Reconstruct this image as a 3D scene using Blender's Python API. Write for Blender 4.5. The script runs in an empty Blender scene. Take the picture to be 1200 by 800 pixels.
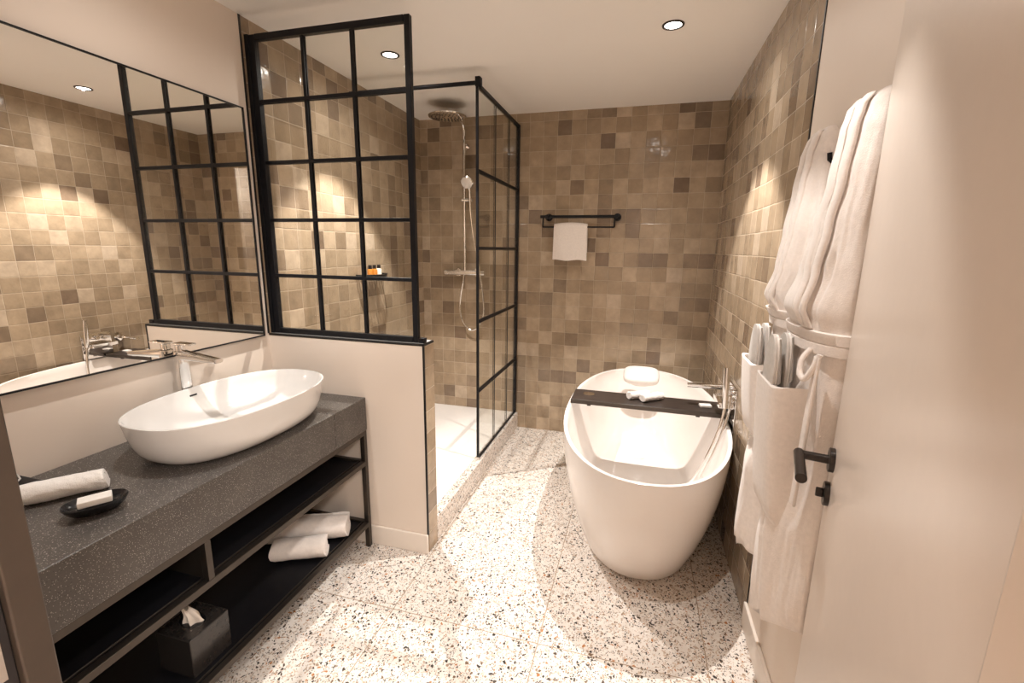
import bpy, bmesh, math, random
from mathutils import Vector, Matrix, noise
PI = math.pi
random.seed(7)
S = bpy.context.scene
COL = S.collection
# ------------------------------------------------------------------ room dimensions (metres)
W, D, H = 2.199, 3.463, 2.40        # right wall x, back wall y, ceiling z
PY, PW, PT, PH = 1.789, 0.818, 0.10, 1.029   # low partition: front y, end x, thickness, height
TY = 1.752                          # where tiles end on the right wall
EY = 0.285                          # inner face of the entry wall
TP = 0.1017                         # tile pitch

# ------------------------------------------------------------------ materials
MATS = {}
def nt(name):
    m = bpy.data.materials.new(name); m.use_nodes = True
    t = m.node_tree; b = t.nodes['Principled BSDF']; MATS[name] = m
    return m, t, b
def N(t, typ, **k):
    n = t.nodes.new(typ)
    for a, v in k.items():
        if a == 'inp':
            for i, x in v.items(): n.inputs[i].default_value = x
        else: setattr(n, a, v)
    return n
def math_n(t, op, a, b=None, c=None):
    n = t.nodes.new('ShaderNodeMath'); n.operation = op
    for i, x in enumerate((a, b, c)):
        if x is None: continue
        if isinstance(x, (int, float)): n.inputs[i].default_value = x
        else: t.links.new(x, n.inputs[i])
    return n.outputs[0]
def ramp(t, fac, stops, interp='LINEAR'):
    n = t.nodes.new('ShaderNodeValToRGB'); r = n.color_ramp; r.interpolation = interp
    while len(r.elements) > 1: r.elements.remove(r.elements[-1])
    r.elements[0].position = stops[0][0]; r.elements[0].color = (*stops[0][1], 1)
    for p, c in stops[1:]:
        e = r.elements.new(p); e.color = (*c, 1)
    t.links.new(fac, n.inputs[0]); return n.outputs[0]
def mix(t, fac, a, b):
    n = t.nodes.new('ShaderNodeMix'); n.data_type = 'RGBA'
    for i, x in ((0, fac), (6, a), (7, b)):
        if isinstance(x, (int, float)): n.inputs[i].default_value = x
        elif isinstance(x, tuple): n.inputs[i].default_value = (*x, 1)
        else: t.links.new(x, n.inputs[i])
    return n.outputs[2]
def plain(name, col, rough=.5, metal=0., spec=.5, noise_amt=0., noise_scale=40, bump=0., bump_scale=200, sheen=0., coat=0.):
    m, t, b = nt(name)
    b.inputs['Roughness'].default_value = rough; b.inputs['Metallic'].default_value = metal
    b.inputs['Specular IOR Level'].default_value = spec
    b.inputs['Sheen Weight'].default_value = sheen; b.inputs['Coat Weight'].default_value = coat
    tc = N(t, 'ShaderNodeTexCoord')
    nz = N(t, 'ShaderNodeTexNoise', inp={'Scale': noise_scale, 'Detail': 4.}); t.links.new(tc.outputs['Object'], nz.inputs['Vector'])
    lo = tuple(max(0, c*(1-noise_amt)) for c in col); hi = tuple(min(1, c*(1+noise_amt)) for c in col)
    t.links.new(ramp(t, nz.outputs['Fac'], [(.3, lo), (.7, hi)]), b.inputs['Base Color'])
    if bump:
        n2 = N(t, 'ShaderNodeTexNoise', inp={'Scale': bump_scale, 'Detail': 3.}); t.links.new(tc.outputs['Object'], n2.inputs['Vector'])
        bp = N(t, 'ShaderNodeBump', inp={'Strength': bump, 'Distance': .002}); t.links.new(n2.outputs['Fac'], bp.inputs['Height'])
        t.links.new(bp.outputs[0], b.inputs['Normal'])
    return m
PAINT = plain('wall_paint', (.80, .705, .62), .55, noise_amt=.015, noise_scale=3, bump=.05, bump_scale=300, spec=.3)
CEIL = plain('ceiling_paint', (.94, .91, .87), .7, noise_amt=.01, noise_scale=2, spec=.2)
TRIMW = plain('baseboard_paint', (.82, .745, .67), .35, noise_amt=.01)
BLACK = plain('black_metal', (.007, .007, .009), .45, metal=0., spec=.25, noise_amt=.15, noise_scale=60)
BLACKG = plain('black_lacquer', (.008, .008, .01), .22, spec=.5, noise_amt=.1)
FRAMEM = plain('vanity_frame_metal', (.075, .062, .052), .34, metal=.75, noise_amt=.08)
CHROME = plain('chrome', (.86, .85, .84), .07, metal=1., noise_amt=.01)
PORC = plain('white_porcelain', (.75, .73, .71), .07, spec=.5, noise_amt=.005, coat=.3)
ACRYL = plain('white_acrylic', (.86, .81, .77), .13, spec=.5, noise_amt=.005)
TRAYM = plain('shower_tray_resin', (.88, .85, .82), .3, noise_amt=.01)
CLOTH = plain('terry_cotton', (.84, .775, .73), .95, noise_amt=.04, noise_scale=90, bump=.6, bump_scale=420, sheen=.25, spec=.1)
CLOTHW = plain('white_terry_cotton', (.87, .84, .81), .95, noise_amt=.04, noise_scale=90, bump=.8, bump_scale=350, sheen=.25, spec=.1)
SLIP = plain('slipper_fabric', (.60, .57, .54), .9, noise_amt=.06, noise_scale=80, bump=.3, spec=.1)
SOAP = plain('soap', (.88, .84, .80), .4, noise_amt=.02)
PILLOWM = plain('bath_pillow_vinyl', (.84, .80, .765), .4, noise_amt=.02, bump=.2, bump_scale=60)
TISSUE = plain('tissue_paper', (.88, .80, .72), .8, noise_amt=.03)
AMBER = plain('amber_plastic', (.55, .20, .03), .15, noise_amt=.1, noise_scale=30)
LABELM = plain('cream_plastic', (.85, .75, .65), .35, noise_amt=.02)
DOORP = plain('door_paint', (.77, .68, .605), .28, noise_amt=.01, spec=.4)
JAMBM = plain('bronze_frame_paint', (.055, .040, .030), .35, noise_amt=.06, spec=.5)
SEAL = plain('rubber_seal', (.02, .016, .016), .6, noise_amt=.1)
HANDLEM = plain('dark_bronze', (.05, .042, .038), .32, metal=.8, noise_amt=.08)
TRIMB = plain('black_tile_trim', (.008, .007, .007), .4, noise_amt=.1)
LIGHTRING = plain('bronze_ring', (.02, .014, .01), .4, noise_amt=.1)
SLATE = plain('smoked_wood_board', (.035, .026, .022), .35, noise_amt=.35, noise_scale=25)
def board_mat():
    m, t, b = nt('caddy_board'); b.inputs['Roughness'].default_value = .38
    tc = N(t, 'ShaderNodeTexCoord'); mp = N(t, 'ShaderNodeMapping'); mp.inputs['Scale'].default_value = (3, 60, 60)
    t.links.new(tc.outputs['Object'], mp.inputs[0])
    nz = N(t, 'ShaderNodeTexNoise', inp={'Scale': 3., 'Detail': 6.}); t.links.new(mp.outputs[0], nz.inputs['Vector'])
    t.links.new(ramp(t, nz.outputs['Fac'], [(.3, (.018, .012, .01)), (.7, (.06, .045, .038))]), b.inputs['Base Color'])
    return m
BOARD = board_mat()
def emis(name, col, s):
    m, t, b = nt(name)
    b.inputs['Base Color'].default_value = (.9, .88, .85, 1)
    b.inputs['Emission Color'].default_value = (*col, 1); b.inputs['Emission Strength'].default_value = s
    return m
def mirror_mat():
    m, t, b = nt('mirror_silvering'); b.inputs['Metallic'].default_value = 1; b.inputs['Roughness'].default_value = .0
    b.inputs['Base Color'].default_value = (.93, .91, .87, 1); return m
MIRROR = mirror_mat()
def glass_mat():
    m, t, b = nt('clear_safety_glass')
    for n in list(t.nodes):
        if n.type == 'BSDF_PRINCIPLED': t.nodes.remove(n)
    out = [n for n in t.nodes if n.type == 'OUTPUT_MATERIAL'][0]
    tr = N(t, 'ShaderNodeBsdfTransparent'); tr.inputs[0].default_value = (.965, .965, .945, 1)
    gl = N(t, 'ShaderNodeBsdfGlossy'); gl.inputs['Roughness'].default_value = .01; gl.inputs[0].default_value = (.95, .95, .95, 1)
    lw = N(t, 'ShaderNodeLayerWeight', inp={'Blend': .5}); mx = N(t, 'ShaderNodeMixShader')
    fr = math_n(t, 'ADD', math_n(t, 'MULTIPLY', math_n(t, 'POWER', lw.outputs['Facing'], 5.), .9), .035)
    t.links.new(fr, mx.inputs[0]); t.links.new(tr.outputs[0], mx.inputs[1]); t.links.new(gl.outputs[0], mx.inputs[2])
    t.links.new(mx.outputs[0], out.inputs[0]); return m
GLASS = glass_mat()

def tile_mat(name, uaxis, u0, usign, seed):
    """hand made glazed square tiles, every one with its own tone and tilt"""
    m, t, b = nt(name)
    L = t.links
    tc = N(t, 'ShaderNodeTexCoord'); sp = N(t, 'ShaderNodeSeparateXYZ'); L.new(tc.outputs['Object'], sp.inputs[0])
    wob = N(t, 'ShaderNodeTexNoise', inp={'Scale': 9., 'Detail': 1.}); L.new(tc.outputs['Object'], wob.inputs['Vector'])
    wv = math_n(t, 'MULTIPLY', math_n(t, 'SUBTRACT', wob.outputs['Fac'], .5), .07)
    wob2 = N(t, 'ShaderNodeTexNoise', inp={'Scale': 8., 'Detail': 1.}); 
    mp = N(t, 'ShaderNodeMapping'); mp.inputs['Location'].default_value = (3.1, 7.7, 1.3); L.new(tc.outputs['Object'], mp.inputs[0]); L.new(mp.outputs[0], wob2.inputs['Vector'])
    wv2 = math_n(t, 'MULTIPLY', math_n(t, 'SUBTRACT', wob2.outputs['Fac'], .5), .07)
    u = math_n(t, 'MULTIPLY', math_n(t, 'SUBTRACT', sp.outputs[uaxis], u0), usign/TP)
    v = math_n(t, 'MULTIPLY', sp.outputs[2], 1/TP)
    u = math_n(t, 'ADD', u, wv); v = math_n(t, 'ADD', v, wv2)
    ui = math_n(t, 'FLOOR', u); vi = math_n(t, 'FLOOR', v)
    uf = math_n(t, 'FRACT', u); vf = math_n(t, 'FRACT', v)
    cb = N(t, 'ShaderNodeCombineXYZ'); L.new(ui, cb.inputs[0]); L.new(vi, cb.inputs[1]); cb.inputs[2].default_value = seed
    wn = N(t, 'ShaderNodeTexWhiteNoise'); wn.noise_dimensions = '3D'; L.new(cb.outputs[0], wn.inputs['Vector'])
    sc = N(t, 'ShaderNodeSeparateColor'); L.new(wn.outputs['Color'], sc.inputs[0])
    base = ramp(t, wn.outputs['Value'], [(0, (.185, .130, .090)), (.08, (.22, .160, .110)), (.15, (.275, .204, .137)), (.30, (.325, .244, .164)), (.50, (.355, .268, .181)), (.72, (.385, .293, .200)), (.92, (.435, .338, .240)), (1, (.50, .40, .30))])
    n1 = N(t, 'ShaderNodeTexNoise', inp={'Scale': 14., 'Detail': 5., 'Roughness': .6}); L.new(tc.outputs['Object'], n1.inputs['Vector'])
    var = math_n(t, 'ADD', math_n(t, 'MULTIPLY', n1.outputs['Fac'], .8), .60)
    mv = N(t, 'ShaderNodeVectorMath', operation='SCALE'); L.new(base, mv.inputs[0]); L.new(var, mv.inputs[3])
    # joints
    eu = math_n(t, 'MINIMUM', uf, math_n(t, 'SUBTRACT', 1., uf)); ev = math_n(t, 'MINIMUM', vf, math_n(t, 'SUBTRACT', 1., vf))
    e = math_n(t, 'MINIMUM', eu, ev)
    g = N(t, 'ShaderNodeMapRange', inp={'From Min': .010, 'From Max': .020, 'To Min': 1., 'To Max': 0.}); L.new(e, g.inputs[0])
    L.new(mix(t, math_n(t, 'MULTIPLY', g.outputs[0], .55), mv.outputs[0], (.50, .41, .31)), b.inputs['Base Color'])
    r = math_n(t, 'ADD', math_n(t, 'MULTIPLY', sc.outputs[0], .10), .10)
    r = math_n(t, 'ADD', r, math_n(t, 'MULTIPLY', g.outputs[0], .5)); L.new(r, b.inputs['Roughness'])
    b.inputs['Specular IOR Level'].default_value = .55
    # relief: tilt + cushion edge + ripples
    tu = math_n(t, 'MULTIPLY', math_n(t, 'SUBTRACT', sc.outputs[1], .5), math_n(t, 'SUBTRACT', uf, .5))
    tv = math_n(t, 'MULTIPLY', math_n(t, 'SUBTRACT', sc.outputs[2], .5), math_n(t, 'SUBTRACT', vf, .5))
    tilt = math_n(t, 'MULTIPLY', math_n(t, 'ADD', tu, tv), 1.2)
    cu = N(t, 'ShaderNodeMapRange', inp={'From Min': .008, 'From Max': .05, 'To Min': 0., 'To Max': .7}); cu.interpolation_type = 'SMOOTHSTEP'; L.new(e, cu.inputs[0])
    cb2 = N(t, 'ShaderNodeVectorMath', operation='ADD'); L.new(tc.outputs['Object'], cb2.inputs[0])
    jit = N(t, 'ShaderNodeVectorMath', operation='SCALE'); L.new(wn.outputs['Color'], jit.inputs[0]); jit.inputs[3].default_value = 3.; L.new(jit.outputs[0], cb2.inputs[1])
    n2 = N(t, 'ShaderNodeTexNoise', inp={'Scale': 17., 'Detail': 2.5}); L.new(cb2.outputs[0], n2.inputs['Vector'])
    hgt = math_n(t, 'ADD', math_n(t, 'ADD', tilt, cu.outputs[0]), math_n(t, 'MULTIPLY', n2.outputs['Fac'], 1.9))
    bp = N(t, 'ShaderNodeBump', inp={'Strength': .55, 'Distance': .0022}); L.new(hgt, bp.inputs['Height']); L.new(bp.outputs[0], b.inputs['Normal'])
    return m
TILE_BACK = tile_mat('glazed_tile_back', 0, W, 1., 1.)
TILE_RIGHT = tile_mat('glazed_tile_right', 1, D, 1., 5.)
TILE_LEFT = tile_mat('glazed_tile_left', 1, D, 1., 9.)
TILE_END = tile_mat('glazed_tile_end', 1, PY+.001, 1., 12.)

def terrazzo_mat(name, joints=True):
    m, t, b = nt(name); L = t.links
    tc = N(t, 'ShaderNodeTexCoord')
    dis = N(t, 'ShaderNodeTexNoise', inp={'Scale': 60., 'Detail': 2.}); L.new(tc.outputs['Object'], dis.inputs['Vector'])
    dv = N(t, 'ShaderNodeVectorMath', operation='SCALE'); L.new(dis.outputs['Color'], dv.inputs[0]); dv.inputs[3].default_value = .012
    pv = N(t, 'ShaderNodeVectorMath', operation='ADD'); L.new(tc.outputs['Object'], pv.inputs[0]); L.new(dv.outputs[0], pv.inputs[1])
    col = None
    n0 = N(t, 'ShaderNodeTexNoise', inp={'Scale': 30., 'Detail': 3.}); L.new(tc.outputs['Object'], n0.inputs['Vector'])
    col = ramp(t, n0.outputs['Fac'], [(.3, (.69, .63, .575)), (.7, (.80, .75, .70))])
    pal = [(0, (.018, .012, .009)), (.22, (.055, .035, .022)), (.36, (.16, .095, .05)), (.44, (.42, .17, .05)), (.51, (.31, .22, .15)), (.66, (.46, .36, .28)), (.82, (.58, .46, .36))]
    for (scale, frac, lo, hi, sy) in ((175., .42, .12, .17, 1.), (105., .34, .13, .17, .75), (62., .12, .17, .20, 1.35)):
        mp = N(t, 'ShaderNodeMapping'); mp.inputs['Rotation'].default_value = (.3, .2, scale); mp.inputs['Scale'].default_value = (1, sy, 1)
        mp.inputs['Location'].default_value = (scale*.37, .2, .1)
        L.new(pv.outputs[0], mp.inputs[0])
        ve = N(t, 'ShaderNodeTexVoronoi', feature='DISTANCE_TO_EDGE', inp={'Scale': scale}); L.new(mp.outputs[0], ve.inputs['Vector'])
        vc = N(t, 'ShaderNodeTexVoronoi', feature='F1', inp={'Scale': scale}); L.new(mp.outputs[0], vc.inputs['Vector'])
        s = N(t, 'ShaderNodeSeparateColor'); L.new(vc.outputs['Color'], s.inputs[0])
        ed = N(t, 'ShaderNodeMapRange', inp={'From Min': lo, 'From Max': hi}); L.new(ve.outputs['Distance'], ed.inputs[0])
        on = math_n(t, 'LESS_THAN', s.outputs[0], frac)
        f = math_n(t, 'MULTIPLY', ed.outputs[0], on)
        c = ramp(t, s.outputs[1], pal, 'CONSTANT')
        col = mix(t, f, col, c)
    if joints:
        sp = N(t, 'ShaderNodeSeparateXYZ'); L.new(tc.outputs['Object'], sp.inputs[0])
        def line(o, off, pitch, w):
            a = math_n(t, 'FRACT', math_n(t, 'MULTIPLY', math_n(t, 'SUBTRACT', o, off-20*pitch), 1/pitch))
            dd = math_n(t, 'MULTIPLY', math_n(t, 'MINIMUM', a, math_n(t, 'SUBTRACT', 1., a)), pitch)
            return math_n(t, 'LESS_THAN', dd, w)
        jx = line(sp.outputs[0], .83, .6, .0017)
        jx2 = line(sp.outputs[0], 1.07, .6, .0017)
        far = math_n(t, 'GREATER_THAN', sp.outputs[1], 2.63)
        jxx = math_n(t, 'ADD', math_n(t, 'MULTIPLY', jx, math_n(t, 'SUBTRACT', 1., far)), math_n(t, 'MULTIPLY', jx2, far))
        j = math_n(t, 'MAXIMUM', jxx, line(sp.outputs[1], 1.43, 1.2, .0017))
        col = mix(t, j, col, (.34, .25, .17))
    L.new(col, b.inputs['Base Color']); b.inputs['Roughness'].default_value = .34
    return m
TERR = terrazzo_mat('terrazzo'); TERRC = terrazzo_mat('terrazzo_curb', False)

def stone_mat():
    m, t, b = nt('grey_quartz'); L = t.links
    tc = N(t, 'ShaderNodeTexCoord')
    n0 = N(t, 'ShaderNodeTexNoise', inp={'Scale': 8., 'Detail': 5.}); L.new(tc.outputs['Object'], n0.inputs['Vector'])
    col = ramp(t, n0.outputs['Fac'], [(.3, (.060, .053, .048)), (.7, (.092, .081, .072))])
    for scale, fr, r, cc in ((330., .34, .34, (.36, .33, .31)), (190., .16, .26, (.55, .51, .48)), (240., .2, .3, (.03, .027, .025))):
        vc = N(t, 'ShaderNodeTexVoronoi', feature='F1', inp={'Scale': scale}); L.new(tc.outputs['Object'], vc.inputs['Vector'])
        s = N(t, 'ShaderNodeSeparateColor'); L.new(vc.outputs['Color'], s.inputs[0])
        f = math_n(t, 'MULTIPLY', math_n(t, 'LESS_THAN', s.outputs[0], fr), math_n(t, 'LESS_THAN', vc.outputs['Distance'], r))
        col = mix(t, f, col, cc)
    L.new(col, b.inputs['Base Color']); b.inputs['Roughness'].default_value = .33
    n1 = N(t, 'ShaderNodeTexNoise', inp={'Scale': 350., 'Detail': 2.}); L.new(tc.outputs['Object'], n1.inputs['Vector'])
    bp = N(t, 'ShaderNodeBump', inp={'Strength': .25, 'Distance': .0008}); L.new(n1.outputs['Fac'], bp.inputs['Height']); L.new(bp.outputs[0], b.inputs['Normal'])
    return m
STONE = stone_mat()

# ------------------------------------------------------------------ mesh helpers
class MB:
    def __init__(s): s.v = []; s.f = []
    def add(s, vs, fs):
        k = len(s.v); s.v += [tuple(p) for p in vs]; s.f += [tuple(i+k for i in f) for f in fs]; return s
    def box(s, a, b, rot=None, org=None):
        x0, y0, z0 = a; x1, y1, z1 = b
        vs = [Vector(p) for p in ((x0,y0,z0),(x1,y0,z0),(x1,y1,z0),(x0,y1,z0),(x0,y0,z1),(x1,y0,z1),(x1,y1,z1),(x0,y1,z1))]
        if rot is not None: vs = [rot @ p + Vector(org or (0, 0, 0)) for p in vs]
        return s.add(vs, [(0,3,2,1),(4,5,6,7),(0,1,5,4),(1,2,6,5),(2,3,7,6),(3,0,4,7)])
    def loft(s, rings, cap0=True, cap1=True, closed=True):
        n = len(rings[0]); k = len(s.v); fs = []
        for r in rings: s.v += [tuple(p) for p in r]
        for i in range(len(rings)-1):
            for j in range(n if closed else n-1):
                a = k+i*n+j; b = k+i*n+(j+1) % n; fs.append((a, b, b+n, a+n))
        s.f += fs
        if cap0: s.f.append(tuple(k+j for j in range(n))[::-1])
        if cap1: s.f.append(tuple(k+(len(rings)-1)*n+j for j in range(n)))
        return s
    def tube(s, pts, r, n=12, r1=None, sq=None):
        pts = [Vector(p) for p in pts]; rings = []
        T = []
        for i in range(len(pts)):
            a = pts[max(0, i-1)]; b = pts[min(len(pts)-1, i+1)]; T.append((b-a).normalized())
        ref = Vector((0, 0, 1)) if abs(T[0].z) < .9 else Vector((1, 0, 0))
        nx = (ref - T[0]*ref.dot(T[0])).normalized()
        for i, p in enumerate(pts):
            nx = (nx - T[i]*nx.dot(T[i])).normalized(); ny = T[i].cross(nx)
            rr = r if r1 is None else r + (r1-r)*i/(len(pts)-1)
            rings.append([p + nx*math.cos(2*PI*j/n)*rr + ny*math.sin(2*PI*j/n)*rr for j in range(n)])
        return s.loft(rings)
    def lathe(s, c, prof, n=32, axis='z', rot=None):
        c = Vector(c); rings = []
        for r, h in prof:
            ring = []
            for j in range(n):
                a = 2*PI*j/n
                p = Vector((r*math.cos(a), r*math.sin(a), h))
                if axis == 'y': p = Vector((p.x, p.z, p.y))
                if axis == 'x': p = Vector((p.z, p.x, p.y))
                if rot is not None: p = rot @ p
                ring.append(c+p)
            rings.append(ring)
        return s.loft(rings)
def OB(name, mb, mat, parent=None, loc=None, bevel=0., seg=2, smooth=35, sub=0, **props):
    """link ONE mesh object; mesh coordinates are world coordinates, the origin is moved to loc / the parent's base"""
    base = Vector(loc) if loc is not None else (Vector(parent['_b']) if parent is not None else Vector((0, 0, 0)))
    me = bpy.data.meshes.new(name); me.from_pydata([Vector(p)-base for p in mb.v], [], mb.f); me.update()
    bm = bmesh.new(); bm.from_mesh(me); bmesh.ops.recalc_face_normals(bm, faces=bm.faces); bm.to_mesh(me); bm.free()
    o = bpy.data.objects.new(name, me); COL.objects.link(o)
    me.materials.append(mat)
    if smooth:
        me.polygons.foreach_set('use_smooth', [True]*len(me.polygons)); me.set_sharp_from_angle(angle=math.radians(smooth))
    if parent is not None:
        o.parent = parent; o.location = base - Vector(parent['_b'])
    else: o.location = base
    o['_b'] = tuple(base)
    if bevel:
        m = o.modifiers.new('bevel', 'BEVEL'); m.width = bevel; m.segments = seg; m.limit_method = 'ANGLE'; m.angle_limit = math.radians(40)
    if sub:
        m = o.modifiers.new('sub', 'SUBSURF'); m.levels = sub; m.render_levels = sub
    for k, v in props.items(): o[k] = v
    return o
def THING(name, label, cat, loc, group=None):
    o = bpy.data.objects.new(name, None); COL.objects.link(o); o.location = loc; o['_b'] = tuple(loc)
    o.empty_display_size = .05
    o['label'] = label; o['category'] = cat
    if group: o['group'] = group
    return o
def ST(name, mb, mat, label=None, **k):
    o = OB(name, mb, mat, **k); o['kind'] = 'structure'
    if label: o['label'] = label
    return o
def sup(t, n):
    c, s_ = math.cos(t), math.sin(t)
    return math.copysign(abs(c)**(2/n), c), math.copysign(abs(s_)**(2/n), s_)
def ring(cx, cy, z, a, b, n=2., m=64):
    out = []
    for j in range(m):
        c, s_ = sup(2*PI*j/m, n); out.append(Vector((cx+a*c, cy+b*s_, z)))
    return out
def rbox_mesh(mb, c, size, rot=None):
    hx, hy, hz = (x/2 for x in size)
    return mb.box((-hx, -hy, -hz), (hx, hy, hz), rot if rot is not None else Matrix.Identity(3), c)

# ================================================================== SETTING
ST('floor', MB().box((-.1, -1.7, -.1), (2.9, D+.1, 0)), TERR, smooth=0)
ST('ceiling', MB().box((-.1, -1.7, H), (2.9, D+.1, H+.1)), CEIL, smooth=0)
ST('wall_back', MB().box((-.1, D, 0), (W+.1, D+.1, H)), TILE_BACK, smooth=0)
ST('wall_left', MB().box((-.1, .1, 0), (0, PY, H)), PAINT, smooth=0)
ST('wall_left_shower', MB().box((-.1, PY, 0), (0, D, H)), TILE_LEFT, smooth=0)
ST('wall_right', MB().box((W, TY, 0), (W+.1, D, H)), TILE_RIGHT, smooth=0)
ST('wall_right_entry', MB().box((W, .1, 0), (W+.1, TY-.008, H)), PAINT, smooth=0)
ST('wall_entry', MB().box((0, .1, 0), (1.05, EY, H)).box((1.93, .1, 0), (W, EY, H)).box((1.05, .1, 2.12), (1.93, EY, H)), PAINT, smooth=0)
ST('wall_hallway', MB().box((-.1, -1.7, 0), (2.9, -1.6, H)).box((-.1, -1.6, 0), (0, .1, H)).box((2.8, -1.6, 0), (2.9, .1, H)).box((W, .0, 0), (2.8, .1, H)), PAINT, smooth=0)
# low partition in front of the shower, its tiled end, its cap
ST('wall_partition', MB().box((0, PY, 0), (PW-.008, PY+PT, PH-.006)), PAINT, smooth=0)
ST('wall_partition_end', MB().box((PW-.008, PY+.008, 0), (PW, PY+PT, PH-.006)), TILE_END, smooth=0)
ST('trim_1', MB().box((0, PY-.0015, PH-.010), (PW+.001, PY+.006, PH)).box((PW-.007, PY-.0015, .098), (PW+.001, PY+.006, PH-.010)).box((PW-.007, PY+.006, PH-.010), (PW+.001, PY+PT, PH)), TRIMB, 'black metal edge trim along the top and corner of the low partition wall', smooth=0)
ST('trim_2', MB().box((.0, PY+.006, PH-.006), (PW-.007, PY+PT, PH-.001)), PORC, 'white cap on top of the low partition wall', smooth=0)
ST('trim_3', MB().box((-.001, PY-.009, PH), (.003, PY, H)), TRIMB, 'black metal strip where left wall tiles begin', smooth=0)
ST('trim_4', MB().box((W-.003, TY-.009, .10), (W+.004, TY, H)), TRIMB, 'black metal strip where right wall tiles end beside the bathrobes', smooth=0)
ST('trim_5', MB().box((PW-.052, PY+PT, 0), (PW, D, .128)), TERRC, 'raised terrazzo kerb along the shower', bevel=.002)
def baseb(name, a, b, label):
    return ST(name, MB().box(a, b), TRIMW, label, bevel=.004, seg=3)
baseb('baseboard_partition', (.0, PY-.011, 0), (PW+.0, PY, .10), 'painted baseboard at the foot of the low partition wall')
baseb('baseboard_right', (W-.013, EY, 0), (W, TY, .10), 'painted baseboard on the right wall below the bathrobes')
baseb('baseboard_left', (0, EY, 0), (.012, PY-.011, .10), 'painted baseboard on the left wall behind the vanity')

# door frame jamb on the left (latch side), painted reveal on the right
jf = ST('trim_6', MB().box((1.05, .262, 0), (1.09, .291, 2.12)), JAMBM, 'bronze painted door frame at the left edge of the view', bevel=.002)
OB('rebate_seal', MB().box((1.05, .205, 0), (1.081, .262, 2.12)), SEAL, jf, bevel=.002)
OB('strike_plate', MB().box((1.081, .222, .985), (1.083, .253, 1.045)), CHROME, jf, bevel=.0005)
ST('trim_7', MB().box((1.05, .1, 0), (1.075, .205, 2.12)), PAINT, 'painted reveal of the doorway beside the door frame', smooth=0)
ST('trim_8', MB().box((1.915, .085, 0), (1.935, .293, 2.12)), DOORP, 'pale painted jamb of the doorway at the right edge', bevel=.003)

# door leaf, swung open against the right wall
ang = math.radians(14.6)
hx_, hy_ = 1.937, .305
dir_ = Vector((math.sin(ang), math.cos(ang), 0)); nrm = Vector((-math.cos(ang), math.sin(ang), 0))
RD = Matrix((nrm, dir_, Vector((0, 0, 1)))).transposed()    # local x = out of the face, y = along leaf
HP = Vector((hx_, hy_, 0))
door = ST('door_1', MB().box((-.040, .012, .008), (0, .826, 2.10), RD, HP), DOORP, 'pale painted door leaf swung open in front of the right wall', bevel=.002)
rb = .826-.046
def on_door(x, y, z): return HP + RD @ Vector((x, y, z))
h = OB('lever_handle', MB().lathe(on_door(.0, rb, 1.010), [(.0, 0), (.026, 0), (.026, .009), (.025, .010), (0, .010)], 40, rot=RD @ Matrix.Rotation(PI/2, 3, 'Y')), HANDLEM, door, label='round dark bronze door handle with a straight lever')
OB('neck', MB().tube([on_door(.008, rb, 1.010), on_door(.066, rb, 1.010)], .0095, 20), HANDLEM, h, loc=h['_b'])
OB('lever', MB().tube([on_door(.064, rb+.010, 1.010), on_door(.064, rb-.130, 1.010)], .0105, 24), HANDLEM, h, bevel=.001)
k = OB('lock_rose', MB().lathe(on_door(.0, rb, .932), [(.0, 0), (.026, 0), (.026, .009), (.025, .010), (0, .010)], 40, rot=RD @ Matrix.Rotation(PI/2, 3, 'Y')), HANDLEM, door)
OB('thumb_turn', MB().box((.010, rb-.004, .922), (.024, rb+.004, .942), RD, HP), HANDLEM, k, bevel=.002)

# ================================================================== CEILING LIGHTS
LIGHT_COL = (1.0, .945, .89)
GLOW = emis('lamp_glow', (1., .95, .90), 6.)
REFL = plain('lamp_reflector', (.9, .88, .86), .3, noise_amt=.01)
def downlight(x, y, label, power):
    t = THING('ceiling_downlight', label, 'ceiling light', (x, y, H), 'recessed ceiling downlights')
    OB('ring', MB().lathe((x, y, H), [(.036, -.0005), (.036, -.004), (.0385, -.0055), (.046, -.004), (.047, -.0005)], 48), LIGHTRING, t)
    OB('lens', MB().lathe((x, y, H), [(0, -.0012), (.0365, -.0012), (.0365, -.0003), (0, -.0003)], 48), GLOW, t)
    for nm, size, p, bl, rad in (('beam', 76, power, .27, .010), ('spill', 165, power*SPILL, .9, .006)):
        l = bpy.data.lights.new(nm, 'SPOT'); l.energy = p; l.spot_size = math.radians(size); l.spot_blend = bl; l.shadow_soft_size = rad; l.color = LIGHT_COL
        o = bpy.data.objects.new(nm, l); COL.objects.link(o); o.parent = t; o.location = (0, 0, -.009 if nm == 'spill' else -.0115)
SPILL = .12
POW = 98
downlight(.414, 2.309, 'round recessed ceiling light above the shower', POW)
downlight(1.778, 2.314, 'round recessed ceiling light above the bathtub', POW)
downlight(.440, 1.16, 'round recessed ceiling light above the vanity', POW*.36)
downlight(1.700, 1.16, 'round recessed ceiling light just inside the door beside the bathrobes', POW*.27)
l = bpy.data.lights.new('hall_fill', 'AREA'); l.shape = 'DISK'; l.size = .35; l.energy = 30; l.color = (1., .95, .90)  # added fill: unseen hallway source giving ambient light through the doorway
hl = THING('hallway_fill_lamp', 'added unseen round fill lamp on the hallway ceiling behind the camera', 'ceiling light', (2.45, -.75, H))
OB('fill_disc', MB().lathe((2.45, -.75, H), [(0, -.02), (.17, -.02), (.175, -.015), (.175, -.0005), (0, -.0005)], 40), emis('hall_fill_glow', (1., .9, .8), 5.), hl)
o = bpy.data.objects.new('hall_fill_light', l); COL.objects.link(o); o.parent = hl; o.location = (0, 0, -.03)

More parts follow.
